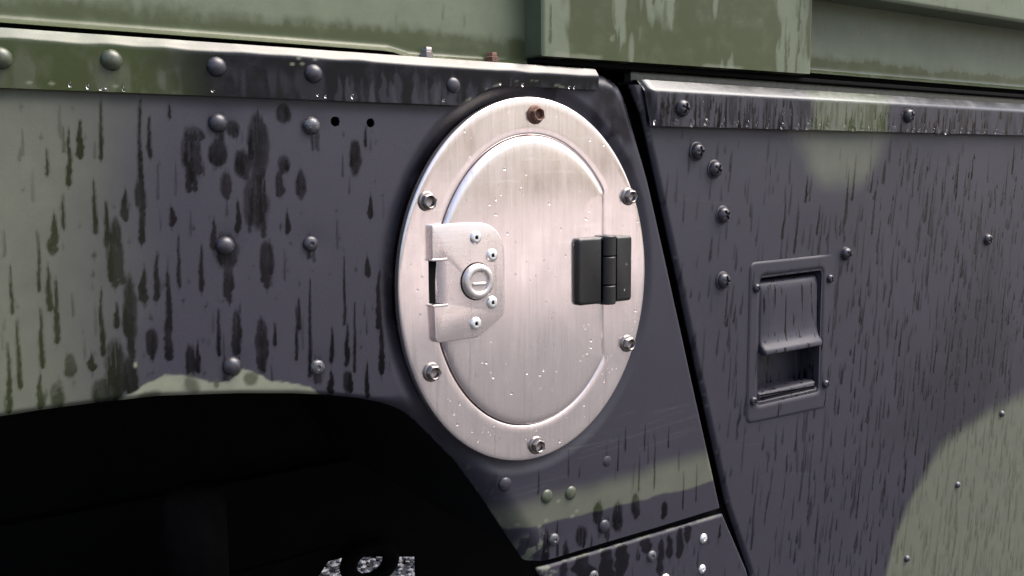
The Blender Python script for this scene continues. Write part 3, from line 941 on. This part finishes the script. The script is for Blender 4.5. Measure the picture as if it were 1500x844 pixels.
# recessed latch: flange plate, pocket, paddle, screws
RO = rounded([(215.8, -134), (322, -135), (325, 1.6), (215.8, 0.4)], 7)
def rec_y(X, Z, sd):
    k = np.clip((1.8 + sd) / 1.8, 0, 1)
    fade = smoothstep(326, 300, X)
    inner = np.clip((5 - np.abs(poly_sd(POCKET, X, Z))) / 5, 0, 1)
    return -(0.45 + 0.75 * fade) + 1.0 * k ** 2 * fade + 2.6 * inner ** 2.2
def rec_attr(X, Z, sd):
    W = np.zeros(X.shape)
    r = np.random.default_rng(15)
    for i in range(60):
        x, z, L = r.uniform(218, 322), r.uniform(-120, 0), r.uniform(5, 22)
        streak(W, X, Z, x, z, z - L, r.uniform(1.2, 2.4), r.uniform(0.4, 0.9), 8000 + i, 0.1)
    return {'wet': W, 'green': np.zeros(X.shape), 'pale': np.zeros(X.shape)}
rec = sheet('latch_recess', RO, 0.9, rec_y, rec_attr, MAT['paint'], veh, [inset(POCKET, 0.6)], 1.2)
rec['label'] = 'recessed door latch with a hinged paddle in a rectangular pocket'
def pocket():
    p = np.asarray(inset(POCKET, 0.3))
    c = p.mean(0)
    lv = [(p, 0.6), (inset(p, 0.8), 3), (inset(p, 1.6), 18), (inset(p, 2.4), 22), (inset(p, 3.2), 23)]
    n, vs, fs = len(p), [], []
    for q, y in lv:
        for a, b in q:
            low = max(0, (-85 - b) / 34)             # sloping sill at the foot of the pocket
            vs.append((a, y * (1 - 0.0 * low), b + (5 * min(1, y / 10) if b < -100 else 0)))
    for k in range(len(lv) - 1):
        for i in range(n):
            j = (i + 1) % n
            fs.append((k * n + i, k * n + j, (k + 1) * n + j, (k + 1) * n + i))
    fs.append([(len(lv) - 1) * n + i for i in range(n)])
    me = fix_normals(mesh('pocket', vs, fs))
    me.flip_normals()
    return me
link('pocket', pocket(), MAT['streaky'], rec, sharp=50)
def paddle():
    prof = [(-15.8, 12), (-15.6, 7.5), (-16.4, 4.6), (-18.2, 2.4), (-21, 1.2), (-25, 0.7), (-34, 0.4), (-48, 0.2), (-60, -0.2), (-66, -1.2), (-69.6, -3.0), (-72.0, -5.6), (-74.0, -7.0), (-76.4, -6.8), (-77.4, -5.2), (-76.6, -3.2), (-73.4, 0.2), (-68, 2.4), (-48, 4.0), (-25, 4.6)]
    xs = [(231.2, 2.2), (231.8, 0.8), (233.4, 0.0), (250, 0), (270, 0), (290, 0), (303.8, 0.0), (305.4, 0.8), (306.0, 2.2)]
    vs, fs, n = [], [], len(prof)
    for x, dy in xs:
        for z, y in prof:
            vs.append((x + 0.012 * (z + 40), y + 0.8 + dy + 0.3 * math.sin(x * 0.3) * (z < -60), z + 0.012 * (x - 268)))
    for a in range(len(xs) - 1):
        for i in range(n):
            j = (i + 1) % n
            fs.append((a * n + i, a * n + j, (a + 1) * n + j, (a + 1) * n + i))
    fs.append(list(range(n)))
    fs.append([(len(xs) - 1) * n + i for i in range(n)])
    return fix_normals(mesh('paddle', vs, fs))
link('paddle', paddle(), MAT['streaky'], rec, sharp=50)
link('pocket_sill', stack('pocket_sill', rounded([(231, -117.5), (306.5, -116.5), (306.5, -109), (231, -110)], 2), [(0, 12), (0, 4), (1.2, 1.2), (3.0, 0.6)]), MAT['streaky'], rec, sharp=50)
SMALL = panhead(3.9, 3.0)
for i, (x, z) in enumerate(((223.5, -21.0), (318.5, -19.7), (222.8, -115.3), (317.5, -113.6))):
    fix('screw', SMALL, 'screw', rec, x, -1.1 if x < 300 else -0.7, z, 1.0, 0.5 + i)

# ------------------------------------------------------------------ sill plate under the wing
SILL = [(1, -206.5), (191.5, -206.5), (222, -262), (240, -310), (60, -310), (20, -240)]
def sill_attr(X, Z, sd):
    W = np.zeros(X.shape)
    r = np.random.default_rng(33)
    for x, zt, L, w in ((42, -207, 26, 18), (66, -208, 34, 15), (80, -208, 22, 14), (106, -207, 9, 12), (122, -214, 26, 7), (131, -212, 16, 7), (142, -208, 22, 8), (25, -208, 10, 8), (150, -207, 12, 8), (188, -215, 10, 3), (60, -222, 30, 10)):
        streak(W, X, Z, x, zt, zt - L, w, 0.85, int(x) + 8500, 0)
    for i in range(40):
        x, z = r.uniform(20, 220), r.uniform(-290, -208)
        streak(W, X, Z, x, z, z - r.uniform(4, 14), r.uniform(1, 2.5), r.uniform(.3, .8), 8600 + i, 0.05)
    p = 0.55 * (1 - smoothstep(0.4, 1.6, -sd)) * smoothstep(0.35, 0.6, fnoise(X, Z, 8, 8, 37)) * (Z > -212)
    p = np.maximum(p, 0.7 * (1 - smoothstep(3, 10, np.hypot(X - 12, Z + 211))) * smoothstep(0.45, 0.6, fnoise(X, Z, 4, 3, 39)))
    return {'wet': W, 'green': np.zeros(X.shape), 'pale': p}
sill = sheet('sill_plate', SILL, 0.9, lambda X, Z, sd: 0.5 + 1.6 * np.clip((2 + sd) / 2, 0, 1) ** 2, sill_attr, MAT['paint'], veh, (), 1.6)
sill['label'] = 'short sill plate with bright rivet heads below the wing seam'
RV2 = lathe('rivet', [(4.6, -0.5), (4.6, 0.3), (4.0, 1.3), (2.8, 2.0), (1.6, 2.2), (1.3, 1.4), (0, 1.2)], 28)
for x, z, m, s in ((111.8, -223.4, 'chipped', 1.0), (168.8, -222.1, 'rivet_alu', 0.9), (167.9, -247.9, 'rivet_alu', 0.85), (53.2, -225.0, 'chipped', 1.0), (126.7, -246.5, 'rivet_alu', 1.1)):
    fix('rivet', RV2, m, sill, x, 0.6, z, s)
link('sill_backing', box('sill_backing', 4, 215, 9, 12, -300, -195), MAT['under'], veh, smooth=False)

# ------------------------------------------------------------------ hard-top side above the waist
def top_attr(zsplit, amp, seed, streaks=0):
    def fn(X, Z, sd):
        n = fnoise(X, Z, 34, 14, seed)
        fine = fnoise(X, Z, 4, 9, seed + 3)
        W = smoothstep(5, -4, Z - (zsplit + amp * (n - 0.5) * 2 + 6 * (fine - 0.5))) * 0.9
        r = np.random.default_rng(seed)
        x0, x1, z0, z1 = X.min(), X.max(), Z.min(), Z.max()
        for i in range(streaks):
            x, z = r.uniform(x0, x1), r.uniform(z0 + 10, z1)
            streak(W, X, Z, x, z, z - r.uniform(2, 12), r.uniform(1, 3.2), r.uniform(.35, .8), seed * 50 + i)
        p = 0.5 * smoothstep(0.52, 0.7, fnoise(X, Z, 9, 2, seed + 7)) * smoothstep(3.0, 0.5, Z - z0)
        return {'wet': np.clip(W, 0, 1), 'green': np.ones(X.shape), 'pale': p}
    return fn
# fore panel with a turned lip that steps down onto the ledge
TL = [(-440, 150.6), (-104, 150.2), (-97, 149.6), (-88, 147.2), (-82, 146.6), (8, 146.6), (8, 330), (-440, 330)]
def tl_y(X, Z, sd):
    base = np.interp(X, [-440, -100, -85, 10], [150.6, 150.2, 147, 146.6])
    k = np.clip((base + 5.5 - Z) / 5.5, 0, 1)
    return 20 - 4.5 * k ** 2.0 + 1.2 * (vnoise(X, Z, 90, 60, 61) - 0.5)
tl = sheet('hardtop_side', TL, 1.1, tl_y, top_attr(164, 6, 131, 60), MAT['hard'], veh, (), 4)
tl['label'] = 'weathered green upper panel above the wing capping'
NUT = lathe('bolt', [(6.5, -4), (6.5, 0.4), (5.6, 1.0), (5.0, 1.2), (5.0, 4.2), (4.4, 4.8), (0, 5.0)], 6)
NUT.transform(Matrix.Rotation(math.radians(-90), 4, 'X'))
for x, m in ((-74, 'steel'), (-24, 'rust')):
    fix('bolt', NUT, m, tl, x, 15.0, 150.5, 0.72)
# upright at the doorway: boxed post standing proud
def post_attr(X, Z, sd):
    n = fnoise(X, Z, 16, 60, 151)
    dry = smoothstep(0.50, 0.60, n + 0.30 * smoothstep(40, 10, X) + 0.25 * smoothstep(225, 262, X) - 0.12 * np.exp(-((X - 170) / 60) ** 2) - 0.04)
    W = 0.92 - 0.85 * dry
    r = np.random.default_rng(153)
    for i in range(50):
        x, z = r.uniform(7, 286), r.uniform(170, 240)
        streak(W, X, Z, x, z, z - r.uniform(6, 30), r.uniform(1.5, 4), r.uniform(.5, .9), 9000 + i, 0.02)
    p = np.zeros(X.shape)
    for a, b in ((16, 60), (158, 204), (268, 287)):
        p = np.maximum(p, 0.65 * smoothstep(a - 2, a + 3, X) * smoothstep(b + 2, b - 6, X) * smoothstep(156.5, 154.5, Z + 2.5 * (fnoise(X, Z, 7, 5, 155) - 0.5)))
    p = np.maximum(p, 0.6 * (1 - smoothstep(1.5, 3.2, np.hypot(X - 68, (Z - 169) / 1.4))) * (fnoise(X, Z, 3, 3, 157) > 0.45))
    p = np.maximum(p, 0.45 * smoothstep(2.2, 0.6, np.abs(X - 286)) )
    return {'wet': np.clip(W, 0, 1), 'green': np.ones(X.shape), 'pale': p}
def post_y(X, Z, sd):
    k = np.clip((9 - X) / 3, 0, 1) + np.clip((X - 284) / 3, 0, 1)
    return 0.0 + 2.2 * np.clip(k, 0, 1) ** 2 + 1.0 * (vnoise(X, Z, 70, 70, 63) - 0.5)
post = sheet('door_post', [(6.5, 152.2), (286.8, 154.4), (286.8, 330), (6.5, 330)], 1.0, post_y, post_attr, MAT['hard'], veh, (), 19)
post['label'] = 'proud green door post with pale worn patches at its foot'
# panel behind the post with a turned foot, and the overhanging rail
TR = [(284, 157.6), (800, 157.6), (800, 345), (284, 345)]
tr = sheet('hardtop_side', TR, 1.3, lambda X, Z, sd: 20 - 4.5 * np.clip((163 - Z) / 5.5, 0, 1) ** 2 + 1.5 * (vnoise(X, Z, 120, 60, 65) - 0.5), top_attr(172, 5, 171, 70), MAT['hard'], veh, (), 4)
tr['label'] = 'weathered green upper panel above the door capping'
def rail_attr(X, Z, sd):
    W = np.zeros(X.shape) + 0.05
    r = np.random.default_rng(181)
    for i in range(120):
        x, z = r.uniform(290, 790), r.uniform(226, 300)
        streak(W, X, Z, x, z, z - r.uniform(4, 14), r.uniform(1.5, 4), r.uniform(.3, .7), 9500 + i)
    return {'wet': W, 'green': np.ones(X.shape), 'pale': 0.25 * smoothstep(3, 0.8, -sd)}
rail = sheet('overhang_rail', [(289, 219.5), (800, 219.5), (800, 345), (289, 345)], 1.3, lambda X, Z, sd: -12 + 3 * np.clip((222 - Z) / 3, 0, 1) ** 2, rail_attr, MAT['hard'], veh, (), 30)
rail['label'] = 'pale green overhanging rail along the upper door'
link('waist_flange', box('waist_flange', 8, 800, 9, 40, 148.6, 152.0, 0.8), MAT['under'], veh)
link('waist_rail', box('waist_rail', -440, 800, 27, 40, 120, 185), MAT['under'], veh, smooth=False)

# ------------------------------------------------------------------ rain drops
def drops(name, items, parent):
    bm = bmesh.new()
    bmesh.ops.create_icosphere(bm, subdivisions=2, radius=1)
    bv = np.array([v.co[:] for v in bm.verts])
    bf = np.array([[v.index for v in f.verts] for f in bm.faces])
    bm.free()
    V, Fc = [], []
    for k, (x, y, z, rx, rz, h) in enumerate(items):
        q = bv.copy()
        q[:, 0] *= rx
        q[:, 2] = np.where(q[:, 2] > 0, q[:, 2] * rz * 1.35, q[:, 2] * rz)
        q[:, 1] = np.where(q[:, 1] < 0, q[:, 1] * h, q[:, 1] * 0.25)
        V.append(q + np.array([x, y, z]))
        Fc.append(bf + k * len(bv))
    o = link(name, mesh(name, np.concatenate(V), np.concatenate(Fc).tolist()), MAT['water'], parent)
    o['kind'] = 'stuff'
    return o
it = []
r = np.random.default_rng(44)
for i in range(62):
    x = 108 + 670 * (i + r.uniform(-.5, .5)) / 62
    s = r.uniform(1.3, 2.9)
    it.append((x, -6.2 + 0.3, 109.5 + r.uniform(-0.5, 2.0), s * 0.8, s, s * 0.9))
for i in range(40):
    it.append((r.uniform(108, 770), -6.1, r.uniform(113, 130), r.uniform(.5, 1.1), r.uniform(.8, 1.8), .8))
drops('rain_drops', it, dcap)
it = []
while len(it) < 190:
    a, b = r.uniform(-105, 95), r.uniform(-122, 115)
    e = math.hypot((a + 5) / 100, (b - .5) / 120)
    if e > 1 or r.random() > (0.45 if b > 20 else 0.9) or (-90 < a < -28 and -36 < b < 46):
        continue
    onlid = math.hypot((a + 5) / 62, (b - .5) / 84) < 1 and a < 46
    onhinge = 30 < a < 78 and -18 < b < 28
    if not onlid and math.hypot((a + 5) / 82, (b - .5) / 103) < 1 and not onhinge:
        continue
    s = 0.3 + 0.65 * r.random() ** 2
    y = LY - 4.3 if onhinge and a < 50 else (-11.0 if onhinge else (LY - 0.1 if onlid else -4.2))
    if onhinge and 49 < a < 65:
        continue
    it.append((a, y, b, s * r.uniform(.8, 1.4), s, s * 0.42))
drops('rain_drops', it, flap)
it = []
for i in range(16):
    x = r.uniform(-330, 40)
    z = 118.2 + r.uniform(0, 2) if x < -60 else 131.8
    it.append((x, -3.4, z, r.uniform(.5, 1.2), r.uniform(.6, 1.4), .9))
drops('rain_drops', it, cap)
